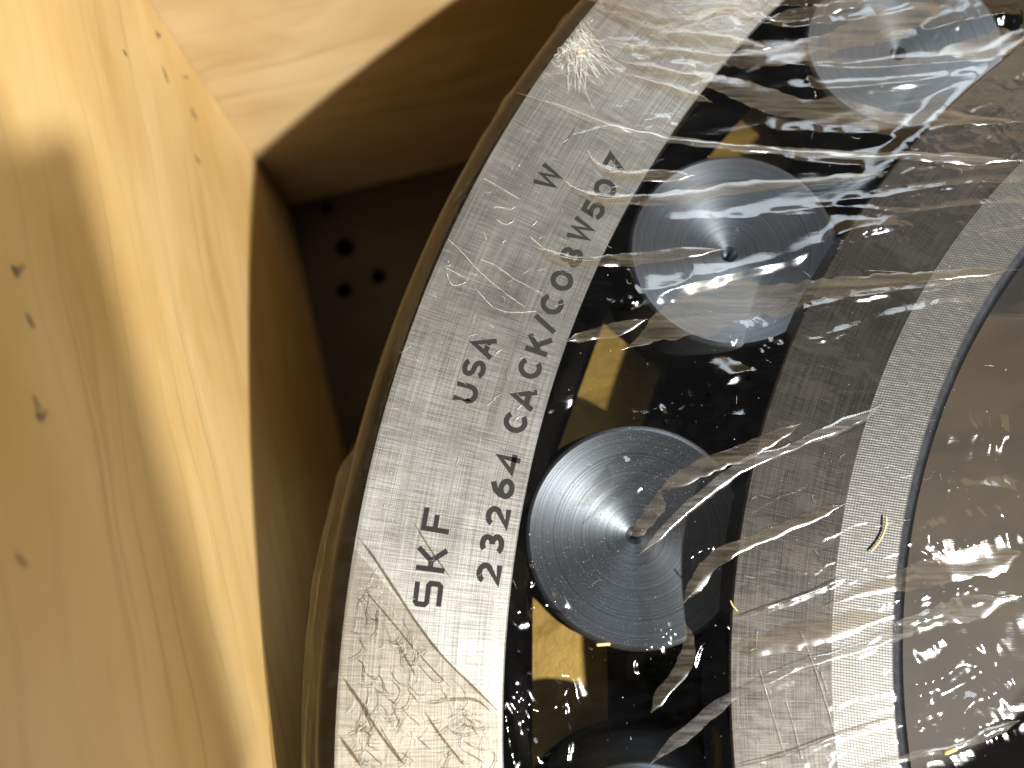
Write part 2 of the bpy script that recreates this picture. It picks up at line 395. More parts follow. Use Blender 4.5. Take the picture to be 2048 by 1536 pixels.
for k, pts in enumerate(DENTS):
    up = [lm @ Vector(on_left(p, 0.35) * MM) for p in pts]; lo = [lm @ Vector(on_left(p, -0.3) * MM) for p in pts]
    bm = bmesh.new(); tv = [bm.verts.new(v) for v in up]; bv = [bm.verts.new(v) for v in lo]
    bm.faces.new(tv); bm.faces.new(bv[::-1])
    for i in range(4): bm.faces.new((tv[i], bv[i], bv[(i + 1) % 4], tv[(i + 1) % 4]))
    bmesh.ops.recalc_face_normals(bm, faces=list(bm.faces))
    me = bpy.data.meshes.new('dent_mark'); bm.to_mesh(me); bm.free()
    o = link('dent_mark', me, M_DENT, left)

# ------------------------------------------------------------------ bearing
BR = tag(empty('roller_bearing', (0, 0, FLOOR * MM)), 'large steel spherical roller bearing lying flat in the pine crate under clear plastic film', 'bearing')
BR_UP = -FLOOR * MM
def arc(cx, cz, r, a0, a1, n):
    return [(cx + r * math.cos(math.radians(a)), cz + r * math.sin(math.radians(a))) for a in np.linspace(a0, a1, n)]
race_o = [(math.sqrt(266.9 ** 2 - (z + 104.0) ** 2), z) for z in np.linspace(-199.5, -9, 24)]
prof = [(249.4, 0.0), (283.9, 0.0)] + arc(284, -6, 6, 84, 0, 7) + [(290, -202)] + arc(284, -202, 6, 0, -90, 5) + [(249.4, -208), (249.0, -207.6)] + race_o + [(249.0, -8.6), (249.0, -0.4)]
def om(a, b):
    if abs(a[1]) < 0.2 and abs(b[1]) < 0.2: return 0
    if a[0] > 283 and b[0] > 283: return 1
    if a[1] > -0.6 and b[1] > -0.6: return 0
    return 2
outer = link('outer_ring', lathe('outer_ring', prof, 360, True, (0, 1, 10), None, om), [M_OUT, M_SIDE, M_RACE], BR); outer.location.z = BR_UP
race_i = [(182 + 0.0, -14)] + [(182 - 6 * math.sin(math.pi * t), -14 - 80 * t) for t in np.linspace(0.05, 0.95, 10)] + [(190, -98), (190, -110)] + [(182 - 6 * math.sin(math.pi * t), -114 - 80 * t) for t in np.linspace(0.05, 0.95, 10)]
prof = [(165.0, 0.0), (178.2, 0.0), (178.5, 0.08), (200.0, 0.08), (200.4, -0.35), (200.4, -13.5)] + race_i + [(200.4, -196), (200.4, -207.6), (200, -208), (152, -208), (151, -206), (161.0, -4.2)] + arc(165, -4.2, 4.0, 165, 95, 5)
def im(a, b):
    if abs(a[1]) < 0.5 and abs(b[1]) < 0.5:
        return 1 if max(a[0], b[0]) < 178.3 else 0
    if a[0] < 170 and b[0] < 170: return 2
    return 3
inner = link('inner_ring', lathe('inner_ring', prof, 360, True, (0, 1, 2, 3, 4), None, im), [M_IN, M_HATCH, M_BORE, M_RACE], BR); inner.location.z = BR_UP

# rollers
NR = 18; A0 = math.radians(169.45); PITCH = 221.2; RZ = -11.6; RT = math.radians(-6.0); RR = 26.6
body = [(29.5 - 4.0 * ((z + 46) / 46) ** 2, z) for z in np.linspace(-1.6, -90, 14)]
prof = [(0.02, -7.2), (1.3, -6.4), (1.9, -4.4), (2.25, -3.9), (9, -2.75), (RR - 1.3, 0.0), (RR - 0.55, -0.25), (RR - 0.1, -0.9)] + [(max(r, RR), z) for r, z in body] + [(RR - 2, -92), (0.02, -92)]
rme = lathe('roller', prof, 128, False, (3, 5))
for k in range(NR):
    a = A0 + k * 2 * math.pi / NR
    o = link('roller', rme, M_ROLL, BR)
    ur = Vector((math.cos(a), math.sin(a), 0)); ut = Vector((-math.sin(a), math.cos(a), 0))
    zz = (Vector((0, 0, 1)) * math.cos(RT) - ur * math.sin(RT)); yy = ut; xx = yy.cross(zz)
    sp = k * 2.17; xx, yy = xx * math.cos(sp) + yy * math.sin(sp), yy * math.cos(sp) - xx * math.sin(sp)
    mm = Matrix((xx, yy, zz)).transposed().to_4x4()
    mm.translation = ur * PITCH * MM + Vector((0, 0, BR_UP + RZ * MM)); o.matrix_local = mm
# brass cage: ring in the middle, prongs that reach up between the rollers
cage = link('cage', lathe('cage', [(202, -97), (241, -97), (241, -111), (202, -111)], 180, True, (0, 1, 2, 3)), M_BRASS, BR); cage.location.z = BR_UP
for k in range(NR):
    a = A0 + (k + 0.5) * 2 * math.pi / NR; ha = math.pi / NR
    bm = bmesh.new(); top = []; low = []
    side = []
    for r in np.linspace(221.5, 242.3, 12):
        # clearance to the roller beside: angle at which a point at radius r is RR + 2.4 from the roller's centre
        R2 = RR + 1.9; c = (r * r + PITCH * PITCH - R2 * R2) / (2 * r * PITCH)
        side.append((r, ha - math.acos(min(1, c))))
    pts = [(r, t) for r, t in side] + [(r, -t) for r, t in side[::-1]]
    for r, t in pts:
        top.append(bm.verts.new((r * math.cos(a + t) * MM, r * math.sin(a + t) * MM, -41.0 * MM)))
        low.append(bm.verts.new((r * math.cos(a + t) * MM, r * math.sin(a + t) * MM, -97.2 * MM)))
    bm.faces.new(top); n = len(top)
    for i in range(n): bm.faces.new((top[i], low[i], low[(i + 1) % n], top[(i + 1) % n]))
    bmesh.ops.recalc_face_normals(bm, faces=list(bm.faces))
    me = bpy.data.meshes.new('cage_prong'); bm.to_mesh(me); bm.free()
    link('cage_prong', me, M_BRASS, cage)

# lettering ----------------------------------------------------------------
def el(cx, cy, rx, ry, a0, a1, n=22):
    return [(cx + rx * math.cos(math.radians(a)), cy + ry * math.sin(math.radians(a))) for a in np.linspace(a0, a1, n)]
GL = {
 '2': (.86, [el(.43, .66, .31, .24, 165, -35) + [(.12, .1), (.80, .1)]]),
 '3': (.86, [el(.42, .70, .27, .20, 150, -90), el(.42, .30, .32, .20, 90, -152)]),
 '6': (.86, [el(.43, .33, .32, .23, 0, 360), [(.12, .36), (.155, .56), (.29, .76), (.62, .92)]]),
 '4': (.90, [[(.62, 0), (.62, .90), (.08, .27), (.84, .27)]]),
 'C': (.90, [el(.48, .5, .37, .40, 42, 318, 30)]),
 'A': (.92, [[(.06, 0), (.46, .93), (.86, 0)], [(.22, .31), (.70, .31)]]),
 'K': (.88, [[(.12, 0), (.12, 1)], [(.76, 1.0), (.20, .42)], [(.36, .58), (.82, 0)]]),
 '/': (.60, [[(.08, -.02), (.52, 1.02)]]),
 '0': (.92, [el(.46, .5, .36, .40, 0, 360, 36)]),
 '8': (.86, [el(.43, .71, .25, .19, 0, 360), el(.43, .30, .32, .20, 0, 360)]),
 'W': (1.08, [[(.08, 1), (.30, .10), (.54, .86), (.78, .10), (1.0, 1)]]),
 '5': (.86, [[(.74, .9), (.24, .9), (.19, .52)] + el(.42, .34, .32, .24, 118, -152)]),
 '7': (.86, [[(.08, .9), (.78, .9), (.32, 0)]]),
 'U': (.88, [[(.11, 1), (.11, .4)] + el(.43, .40, .32, .30, 180, 360) + [(.75, .4), (.75, 1)]]),
 'S': (.84, [el(.42, .70, .29, .20, 28, 270) + el(.42, .30, .31, .20, 90, -152)[1:]]),
 'F': (.86, [[(.12, 0), (.12, .91), (.84, .91)], [(.12, .50), (.64, .50)]]),
 's': (.96, [[(.86, .91), (.20, .91), (.12, .84), (.12, .58), (.20, .51), (.76, .51), (.84, .44), (.84, .17), (.76, .09), (.10, .09)]]),
 'k': (.86, [[(.12, 0), (.12, 1)], [(.12, .50), (.40, .50), (.80, 1.0)], [(.40, .50), (.82, 0)]]),
}
def stroke(pts, w):
    P = np.array(pts, float); closed = np.allclose(P[0], P[-1]) and len(P) > 4
    if closed: P = P[:-1]
    n = len(P); L = []; R_ = []
    for i in range(n):
        if closed: a, b = P[i] - P[i - 1], P[(i + 1) % n] - P[i]
        else: a = P[i] - P[i - 1] if i else P[1] - P[0]; b = P[i + 1] - P[i] if i < n - 1 else P[i] - P[i - 1]
        a = a / np.linalg.norm(a); b = b / np.linalg.norm(b)
        na = np.array([-a[1], a[0]]); nb = np.array([-b[1], b[0]]); mvec = na + nb; mvec /= np.linalg.norm(mvec)
        k = min(1.0 / max(mvec @ na, 0.3), 1.9)
        L.append(P[i] + mvec * w / 2 * k); R_.append(P[i] - mvec * w / 2 * k)
    return L, R_, closed
def glyph(ch, name, px, hgt, sw, r_off=0.0, scale_x=1.0):
    wd, st = GL[ch]
    c = PX(px)[0]; th = math.atan2(c[1], c[0]); rc = math.hypot(*c) + r_off
    ux = np.array([math.sin(th), -math.cos(th)]); uy = np.array([math.cos(th), math.sin(th)])
    bm = bmesh.new()
    for k, s in enumerate(st):
        L, R_, closed = stroke(s, sw)
        z = 0.03 + 0.012 * k
        def pt(q):
            jit = RNG.normal(0, 0.012, 2)
            v = uy * rc + ux * ((q[0] - wd / 2) * hgt * scale_x + jit[0]) + uy * ((q[1] - 0.5) * hgt + jit[1])
            return bm.verts.new((v[0] * MM, v[1] * MM, z * MM))
        vl = [pt(q) for q in L]; vr = [pt(q) for q in R_]; n = len(vl)
        for i in range(n if closed else n - 1):
            j = (i + 1) % n
            f = bm.faces.new((vl[i], vr[i], vr[j], vl[j]))
    bmesh.ops.recalc_face_normals(bm, faces=list(bm.faces))
    for f in bm.faces:
        if f.normal.z < 0: f.normal_flip()
    me = bpy.data.meshes.new(name); bm.to_mesh(me); bm.free()
    return link(name, me, M_INK, outer)
MAIN = [('2', 978, 1147), ('3', 984, 1088), ('2', 996, 1034), ('6', 1005, 976), ('4', 1016, 925), ('C', 1031, 845), ('A', 1047, 796),
        ('C', 1060, 737), ('K', 1077, 689), ('/', 1090, 648), ('C', 1104, 609), ('0', 1124, 561), ('8', 1143, 513), ('W', 1163, 461),
        ('5', 1187, 419), ('0', 1210, 378), ('7', 1229, 330)]
for ch, x, y in MAIN:
    glyph(ch, 'digit' if ch.isdigit() else ('slash' if ch == '/' else 'letter'), (x, y), 5.35, 0.232)
for ch, x, y in (('U', 933, 786), ('S', 948, 737), ('A', 966, 692)): glyph(ch, 'letter', (x, y), 5.35, 0.225)
glyph('W', 'letter', (1097, 355), 5.55, 0.22)
for ch, x, y in (('s', 856, 1188), ('k', 863, 1120), ('F', 873, 1042)): glyph(ch, 'letter', (x, y), 6.35, 0.18)

# ------------------------------------------------------------------ film
def cA(p): return [(1024 + q[0] / 2.0, q[1] / 2.0) + tuple(q[2:]) for q in p]
def cB(p): return [(1024 + q[0] / 2.0, 768 + q[1] / 2.0) + tuple(q[2:]) for q in p]
def cC(p): return [(600 + q[0] / 2.622, 950 + q[1] / 2.622) + tuple(q[2:]) for q in p]
def cD(p): return [(800 + q[0] / 3.84, 300 + q[1] / 3.84) + tuple(q[2:]) for q in p]
# ridges of the stretched film: (polyline in the photograph, half width mm, height mm)
RIDGES = []
def rd(p, w, h): RIDGES.append((np.array(PX(np.array([q[:2] for q in p]))), w, h))
for p, w, h in (
    ([(310, 330), (400, 440), (500, 600), (620, 780), (720, 920), (850, 1050), (960, 1160), (1060, 1260)], .45, .34),
    ([(330, 590), (480, 760), (600, 910), (720, 1040), (800, 1120)], .45, .26),
    ([(230, 1060), (340, 1220), (450, 1400), (560, 1536)], .6, .32),
    ([(215, 1370), (330, 1536)], .6, .32), ([(650, 1200), (780, 1180), (930, 1170), (1000, 1240)], .35, .30),
    ([(660, 1240), (740, 1370), (870, 1536)], .45, .30), ([(600, 250), (680, 380), (790, 540)], .25, .14),
    ([(520, 870), (560, 960), (610, 1060)], .3, .2), ([(530, 1060), (570, 1110), (570, 1180)], .6, .3),
    ([(470, 1225), (530, 1215), (545, 1180)], .5, .3), ([(255, 1370), (330, 1330), (390, 1370), (340, 1420)], .4, .2),
    ([(860, 520), (930, 530), (1000, 500)], .25, .1), ([(870, 610), (940, 605), (1000, 590)], .25, .1)): rd(cC(p), w, h)
for p, w, h in (
    ([(370, 690), (450, 760), (530, 850), (600, 930), (700, 1020), (780, 1080), (870, 1150), (960, 1210)], .32, .22),
    ([(620, 845), (720, 880), (800, 940), (900, 1010), (1000, 1060), (1100, 1110)], .32, .22),
    ([(575, 1060), (650, 1150), (720, 1220), (820, 1250), (960, 1250), (1050, 1240)], .32, .2),
    ([(995, 665), (1060, 730), (1150, 790), (1250, 830), (1380, 855), (1530, 850)], .34, .24),
    ([(1400, 310), (1470, 350), (1560, 385), (1680, 375), (1790, 340)], .34, .24),
    ([(1440, 0), (1470, 80), (1540, 150), (1650, 185), (1780, 185), (1880, 180)], .34, .24),
    ([(740, 535), (780, 570), (830, 580), (870, 550)], .25, .15), ([(1260, 235), (1300, 280), (1350, 290)], .3, .2),
    ([(1560, 560), (1590, 620), (1590, 680), (1560, 740)], .25, .12), ([(640, 220), (780, 300), (920, 380), (1040, 430)], .3, .12),
    ([(320, 900), (420, 950), (520, 1000)], .25, .14), ([(360, 950), (390, 1040), (440, 1050), (510, 1020)], .25, .14)): rd(cD(p), w, h)
for p, w, h in (
    ([(1150, 820), (1200, 810), (1260, 822), (1330, 797), (1450, 800), (1600, 770), (1800, 740), (2048, 738)], 1.0, .55),
    ([(960, 850), (1250, 825), (1400, 838), (1560, 855), (1640, 850), (1780, 830), (2048, 810)], .8, .4),
    ([(340, 1235), (500, 1190), (700, 1130), (900, 1075), (1100, 1040), (1250, 970), (1400, 910), (1580, 895)], 2.6, 1.0),
    ([(1040, 1310), (1100, 1265), (1250, 1222), (1450, 1180), (1640, 1160), (2048, 1110)], 1.1, .6),
    ([(1150, 1400), (1250, 1350), (1380, 1310), (1500, 1270), (1700, 1230), (1900, 1210)], 1.6, .7),
    ([(860, 1370), (940, 1315), (1010, 1275)], 1.3, .7), ([(960, 1450), (1020, 1400), (1080, 1370)], 1.3, .6),
    ([(960, 100), (1100, 112), (1300, 95), (1500, 60), (1700, 20)], 2.2, .8),
    ([(1640, 130), (1750, 100), (1850, 75), (2048, 60)], 2.6, 1.2), ([(1000, 40), (1200, 30), (1400, 0)], 2.0, .7),
    ([(1000, 255), (1200, 265), (1500, 262), (1800, 242), (1960, 230)], 1.5, .6),
    ([(1100, 345), (1250, 352), (1500, 335), (1700, 312), (1860, 290)], 1.5, .6),
    ([(1170, 240), (1185, 310), (1225, 385)], .9, .5),
    ([(1000, 510), (1200, 520), (1400, 525), (1600, 530)], 1.8, .5), ([(1050, 620), (1250, 640), (1450, 660)], 1.6, .4),
    ([(1350, 980), (1420, 920), (1600, 905)], .8, .4), ([(480, 900), (700, 880), (1000, 870), (1300, 850)], 2.0, .5),
    ([(460, 1070), (490, 1150), (515, 1190)], .5, .4), ([(370, 1210), (450, 1215), (500, 1205)], .9, .4)): rd(cA(p), w, h)
for p, w, h in (
    ([(1720, 130), (1740, 190), (1850, 185), (2048, 200)], 3.0, 1.0), ([(1600, 410), (1800, 405), (2048, 420)], 1.8, .7),
    ([(1900, 560), (1980, 490), (2048, 420)], 2.2, .8), ([(1660, 700), (1690, 640), (1770, 600), (1840, 610)], 2.2, .8),
    ([(1390, 885), (1500, 862), (1600, 862), (1700, 830)], 1.0, .6), ([(1600, 830), (1680, 800), (1760, 830), (1880, 800)], 1.0, .6),
    ([(1540, 960), (1700, 930), (1800, 900), (1920, 860), (2048, 830)], 1.0, .6),
    ([(1560, 1310), (1640, 1210), (1760, 1140), (1850, 1060), (1930, 985)], 2.8, .75),
    ([(1620, 1330), (1740, 1220), (1830, 1170), (1920, 1060)], 1.6, .5),
    ([(1850, 1345), (1900, 1250), (1980, 1185), (2048, 1130)], 3.2, .8), ([(1920, 1290), (1960, 1200), (2040, 1160)], 1.5, .5),
    ([(1550, 1370), (1700, 1330), (1850, 1240)], .8, .6), ([(1540, 1360), (1700, 1385), (1850, 1370)], .8, .5),
    ([(1400, 1536), (1600, 1490), (1760, 1470), (1900, 1410), (2048, 1350)], .8, .7),
    ([(880, 1536), (1100, 1480), (1300, 1400), (1540, 1330)], .7, .4), ([(880, 935), (1050, 882), (1200, 830), (1330, 770)], .8, .4),
    ([(1470, 1040), (1490, 1110), (1475, 1160)], .7, .4), ([(1160, 985), (1200, 1100), (1260, 1260), (1300, 1420)], .15, .08),
    ([(990, 1140), (1040, 1280), (1080, 1420)], .15, .08),
    ([(440, 120), (600, 130), (700, 60), (850, 0)], 2.2, .8), ([(400, 340), (480, 300), (420, 430), (350, 480)], 1.0, .4),
    ([(240, 345), (280, 310), (320, 330), (280, 350)], .5, .3), ([(480, 440), (520, 400)], .6, .4),
    ([(500, 1090), (540, 1060), (660, 960)], 1.6, .8), ([(730, 1150), (745, 1060), (790, 1020)], .6, .5),
    ([(500, 1180), (480, 1120), (520, 1080)], .7, .5), ([(680, 960), (780, 950), (870, 970)], .8, .5),
    ([(690, 720), (740, 670), (800, 650)], .9, .5), ([(0, 915), (60, 900), (150, 885), (190, 845)], 2.2, 1.1),
    ([(0, 720), (60, 710), (80, 780), (40, 800)], .8, .6), ([(60, 720), (90, 760), (60, 830)], .6, .5),
    ([(-10, 900), (10, 1000), (20, 1080)], .7, .5), ([(0, 1210), (60, 1280), (100, 1330)], .9, .7),
    ([(100, 1330), (180, 1300), (215, 1220), (200, 1170), (150, 1160)], .9, .7), ([(215, 1220), (210, 1330), (230, 1420), (215, 1536)], .7, .6),
    ([(-30, 1240), (40, 1330), (90, 1450), (110, 1536)], .8, .8), ([(-40, 1240), (-15, 1400), (10, 1536)], .7, .7),
    ([(0, 1180), (30, 1150), (80, 1170), (90, 1200)], .7, .5)): rd(cB(p), w, h)

for p, w, h in (([(1560, 1180), (1700, 1140), (1840, 1060), (2048, 1000)], 3.4, .5), ([(1600, 1500), (1760, 1420), (1900, 1300), (2048, 1240)], 3.6, .5),
                ([(1700, 700), (1850, 640), (2048, 560)], 3.2, .8), ([(1580, 640), (1700, 560), (1900, 520)], 2.6, .7), ([(1620, 1100), (1760, 990), (1880, 930)], 2.4, .5),
                ([(1750, 1536), (1880, 1440), (2048, 1400)], 3.0, .4)): rd(cB(p), w, h)
def seg_dist(X, Y, pl):
    """distance to a polyline and how far along it (0..1)"""
    best = np.full(X.shape, 1e9); tt = np.zeros(X.shape)
    L = np.r_[0, np.cumsum(np.hypot(*np.diff(pl, axis=0).T))]; T = L[-1]
    for i in range(len(pl) - 1):
        a, b = pl[i], pl[i + 1]; d = b - a; l2 = d @ d
        u = np.clip(((X - a[0]) * d[0] + (Y - a[1]) * d[1]) / l2, 0, 1)
        dd = np.hypot(X - a[0] - u * d[0], Y - a[1] - u * d[1]); m_ = dd < best
        best = np.where(m_, dd, best); tt = np.where(m_, (L[i] + u * (L[i + 1] - L[i])) / T, tt)
    return best, tt
def smooth_pl(pl, n=3):
    for _ in range(n):
        q = [pl[0]]
        for a, b in zip(pl[:-1], pl[1:]): q += [a * .75 + b * .25, a * .25 + b * .75]
        pl = np.array(q + [pl[-1]])
    return pl
RIDGES = [(smooth_pl(np.asarray(p, float), 2), w, h * (1.55 if w >= 1.4 and 195 < np.hypot(*p.mean(0)) < 250 else 1.0)) for p, w, h in RIDGES]
HOT = [(PX((1060, 1230))[0], 13), (PX((1110, 1400))[0], 16), (PX((1060, 1000))[0], 9), (PX((1500, 740))[0], 14), (PX((1330, 560))[0], 12),
       (PX((1640, 720))[0], 14), (PX((1900, 1400))[0], 26), (PX((1850, 1150))[0], 20), (PX((1160, 110))[0], 10), (PX((700, 1450))[0], 14), (PX((830, 620))[0], 10)]
def film_h(X, Y):
    R = np.hypot(X, Y); TH = np.arctan2(-Y, -X)
    gap = sstep(249.2, 243, R) * sstep(200.4, 206, R)
    bore = sstep(165.5, 158, R)
    free = np.maximum(gap, bore)
    a = X * math.cos(math.radians(14)) + Y * math.sin(math.radians(14)); b = -X * math.sin(math.radians(14)) + Y * math.cos(math.radians(14))
    b2 = b + 3.0 * fbm(a / 40, b / 30, 3, 2)
    h = 0.33 - 1.3 * gap * (0.6 + 0.4 * np.cos((R - 224.8) / 24.0 * math.pi / 2)) - 1.6 * bore
    h = h + free * ((2.1 - 0.5 * bore) * fbm(a / 75, b2 / 14, 5, 2) + (0.32 - 0.25 * bore) * fbm(a / 34, b2 / 4.2, 9, 2) + 0.45 * bore * fbm(a / 36 + fbm(X / 30, Y / 30, 14, 2), b2 / 8.5, 12, 2))
    h = h + (1 - free) * (0.045 * fbm(a / 55, b2 / 4.5, 21, 2) + 0.012 * fbm(X / 2.2, Y / 2.2, 23, 2))
    # blisters where film has lifted off the oily metal
    bl = fbm(a / 15 + 0.4 * fbm(X / 9, Y / 9, 31, 2), b2 / 5.5, 33, 3)
    h = h + (1 - free) * 0.13 * sstep(0.10, 0.135, bl) - (1 - free) * 0.06 * sstep(-0.12, -0.15, bl)
    hot = sum(np.exp(-((X - c[0]) ** 2 + (Y - c[1]) ** 2) / (2 * (s * 0.6) ** 2)) for c, s in HOT)
    cr = 1 - 2 * np.abs(fbm(a / 21 + fbm(X / 17, Y / 17, 41, 2), b2 / 11, 43, 2))
    h = h + hot * (0.12 + 0.88 * free) * 1.15 * (cr - 0.6)
    for pl, w, hh in RIDGES:
        lo = pl.min(0) - 4 * w; hi = pl.max(0) + 4 * w
        m_ = (X > lo[0]) & (X < hi[0]) & (Y > lo[1]) & (Y < hi[1])
        if not m_.any(): continue
        d, t = seg_dist(X[m_], Y[m_], pl)
        ww = w * (0.75 + 0.6 * (vnoise(t * 9, t * 0 + hh * 50, 7) + 0.5))
        add = hh * np.exp(-(d / ww) ** 1.6) * np.clip(np.minimum(t, 1 - t) * 7, 0, 1) ** 0.7
        h[m_] += add * (0.75 + 0.6 * vnoise(t * 14, t * 0 + w * 31, 3))
    floor_ = np.where(free > 0.02, -9.0, 0.12)
    return np.maximum(h, floor_)

film = tag(empty('plastic_film', (0, 0, 0)), 'clear wrinkled stretch film pulled tight over the top of the steel bearing', 'plastic film')
deg = np.concatenate([np.arange(114.0, 190.0, 0.125), np.arange(190.0, 473.9, 1.5)])
ang = np.radians(deg)
rad = np.concatenate([np.arange(2.0, 112, 5.0), np.arange(112, 284.2, 0.46), [284.4]])
RA, AN = np.meshgrid(rad, ang, indexing='ij')
X = RA * np.cos(AN); Y = RA * np.sin(AN)
Z = film_h(X.ravel(), Y.ravel()).reshape(X.shape)
def grid_quads(nr, nc, wrap=True):
    i, j = np.meshgrid(np.arange(nr - 1), np.arange(nc if wrap else nc - 1), indexing='ij'); j2 = (j + 1) % nc
    return np.stack([i * nc + j, (i + 1) * nc + j, (i + 1) * nc + j2, i * nc + j2], -1).reshape(-1, 4)
top = link('film_sheet', np_mesh('film_sheet', np.stack([X, Y, Z], -1).reshape(-1, 3) * MM, grid_quads(len(rad), len(ang))), M_FILM, film)
# a second layer lies over the lower part of the ring, its edge running slantwise across the face
M_LAYER = film_mat('doubled_film', 0.05, 0.06, 0.10, (0.90, 0.87, 0.82), (0.66, 0.58, 0.47), False)
pe = PX([(684, 1076), (735, 1125), (790, 1190), (840, 1250), (880, 1302), (925, 1352), (965, 1392), (1008, 1440)])
er, et = np.hypot(*pe.T), np.degrees(np.arctan2(pe[:, 1], pe[:, 0])) % 360
o_ = np.argsort(et); er = er[o_]; et = et[o_]
dl = np.arange(et[0] + 0.02, 192.0, 0.11); r0 = np.maximum(np.interp(dl, et, er), 249.6) + 0.25 * fbm(dl * 2.5, dl * 0, 71, 2)
r0 = np.clip(r0, 249.6, 284.2); nl_ = 72
rr_ = r0[None] + (284.3 - r0)[None] * np.linspace(0, 1, nl_)[:, None]; aa = np.radians(np.broadcast_to(dl, rr_.shape))
lx = rr_ * np.cos(aa); ly = rr_ * np.sin(aa)
lz = film_h(lx.ravel().copy(), ly.ravel().copy()).reshape(lx.shape) + 0.10
cr_ = 1 - 2 * np.abs(fbm(lx / 3.4 + fbm(lx / 6, ly / 6, 73, 2), ly / 2.4, 75, 2))
lz = lz + 0.20 * np.clip(cr_, 0, 1) * np.linspace(0.15, 1, nl_)[:, None] ** 0.3
link('film_layer', np_mesh('film_layer', np.stack([lx, ly, lz], -1).reshape(-1, 3) * MM, grid_quads(nl_, len(dl), False)), M_LAYER, film)
# the side of the wrap: over the chamfer, bulging out and down the ring
th_k = [114, 140, 142, 143, 144.5, 146, 150, 154, 156, 159, 162, 165, 167, 169, 172, 176, 180, 186, 200, 474]
rb_k = [293, 293.3, 292.4, 293.9, 292.8, 292.2, 292.3, 291.9, 291.5, 291.2, 291.0, 290.9, 291.4, 294.6, 295.4, 295.5, 295.0, 294.5, 293, 293]
rb = np.interp(deg, th_k, rb_k)
ts = np.linspace(0, 1, 46); rows = []
base_z = Z[-1]
for t in ts:
    if t < 0.35: q = t / 0.35; pr = 284.4 + (rb - 284.4) * (q ** 0.8); pz = base_z * (1 - q) - 13.0 * q ** 1.9
    elif t < 0.6: q = (t - 0.35) / 0.25; pr = rb + (292.2 - rb) * q * 0.4; pz = np.full_like(rb, -13.0 - 30 * q)
    else: q = (t - 0.6) / 0.4; pr = rb + (292.2 - rb) * (0.4 + 0.6 * q); pz = np.full_like(rb, -43.0 - 150 * q)
    wob = sstep(0.0, 0.15, t)
    s = ang * 290
    dr = wob * (0.8 * fbm(s / 22, np.full_like(s, t * 14), 51, 3) + 0.9 * fbm(s / 30, np.full_like(s, t * 34), 57, 2) + 0.3 * fbm(s / 4, np.full_like(s, t * 25), 58, 2))
    pr = np.clip(pr + dr, 284.4, None)
    lim = np.where(pz > -6, np.sqrt(np.maximum(0, 36 - (np.minimum(pz, 0) + 6) ** 2)) + 284.35, 290.35)
    pr = np.minimum(np.maximum(pr, np.minimum(lim, 290.35)), 295.9)
    rows.append(np.stack([pr * np.cos(ang), pr * np.sin(ang), pz], -1))
sk = np.stack(rows); sk[0] = np.stack([X[-1], Y[-1], Z[-1]], -1)
link('film_skirt', np_mesh('film_skirt', sk.reshape(-1, 3) * MM, grid_quads(len(ts), len(ang))), M_SKIRT, film)

# folds: doubled strips of film, slightly proud of the sheet, warm reflections painted in as tan
def ribbon(name, pts, mat, lift=0.22, wmul=1.0):
    p = np.array([q[:2] for q in pts], float); wpx = np.array([q[2] for q in pts], float)
    xy = PX(p); e = PX(p + np.array([0, 1.0]))
    mmpp = np.hypot(*(e - xy).T)                      # mm per pixel there
    w = wpx * mmpp * wmul
    pl = np.column_stack([xy, w]); pl = smooth_pl(pl, 3)
    L = np.r_[0, np.cumsum(np.hypot(*np.diff(pl[:, :2], axis=0).T))]
    n = max(8, int(L[-1] / 1.1)); s = np.linspace(0, L[-1], n)
    q = np.column_stack([np.interp(s, L, pl[:, k]) for k in range(3)])
    d = np.gradient(q[:, :2], axis=0); d /= np.linalg.norm(d, axis=1)[:, None]; nrm = np.column_stack([-d[:, 1], d[:, 0]])
    sd = RNG.randint(1, 200)
    taper = np.clip(np.minimum(s, L[-1] - s) / (0.08 * L[-1] + 1), 0.12, 1)
    wl = q[:, 2] * taper * (0.5 + 0.30 * vnoise(s / 7, s * 0, sd) + 0.16 * vnoise(s / 1.8, s * 0, sd + 2))
    wr = q[:, 2] * taper * (0.5 + 0.30 * vnoise(s / 7, s * 0, sd + 5) + 0.16 * vnoise(s / 1.8, s * 0, sd + 8))
    cs = [-1, -0.72, -0.3, 0.15, 0.6, 1.0]; ks = [0.0, 0.75, 1.0, 0.95, 0.7, 0.0]
    V = []
    for c, k in zip(cs, ks):
        off = np.where(c < 0, wl * c, wr * c)[:, None] if c else 0
        xyz = q[:, :2] + nrm * off
        V.append(np.column_stack([xyz, film_h(xyz[:, 0].copy(), xyz[:, 1].copy()) + 0.06 + lift * k * (0.8 + 0.8 * vnoise(s / 5, s * 0 + c, sd + 11))]))
    V = np.stack(V)
    return link(name, np_mesh(name, V.reshape(-1, 3) * MM, grid_quads(len(cs), n, False)), mat, film)
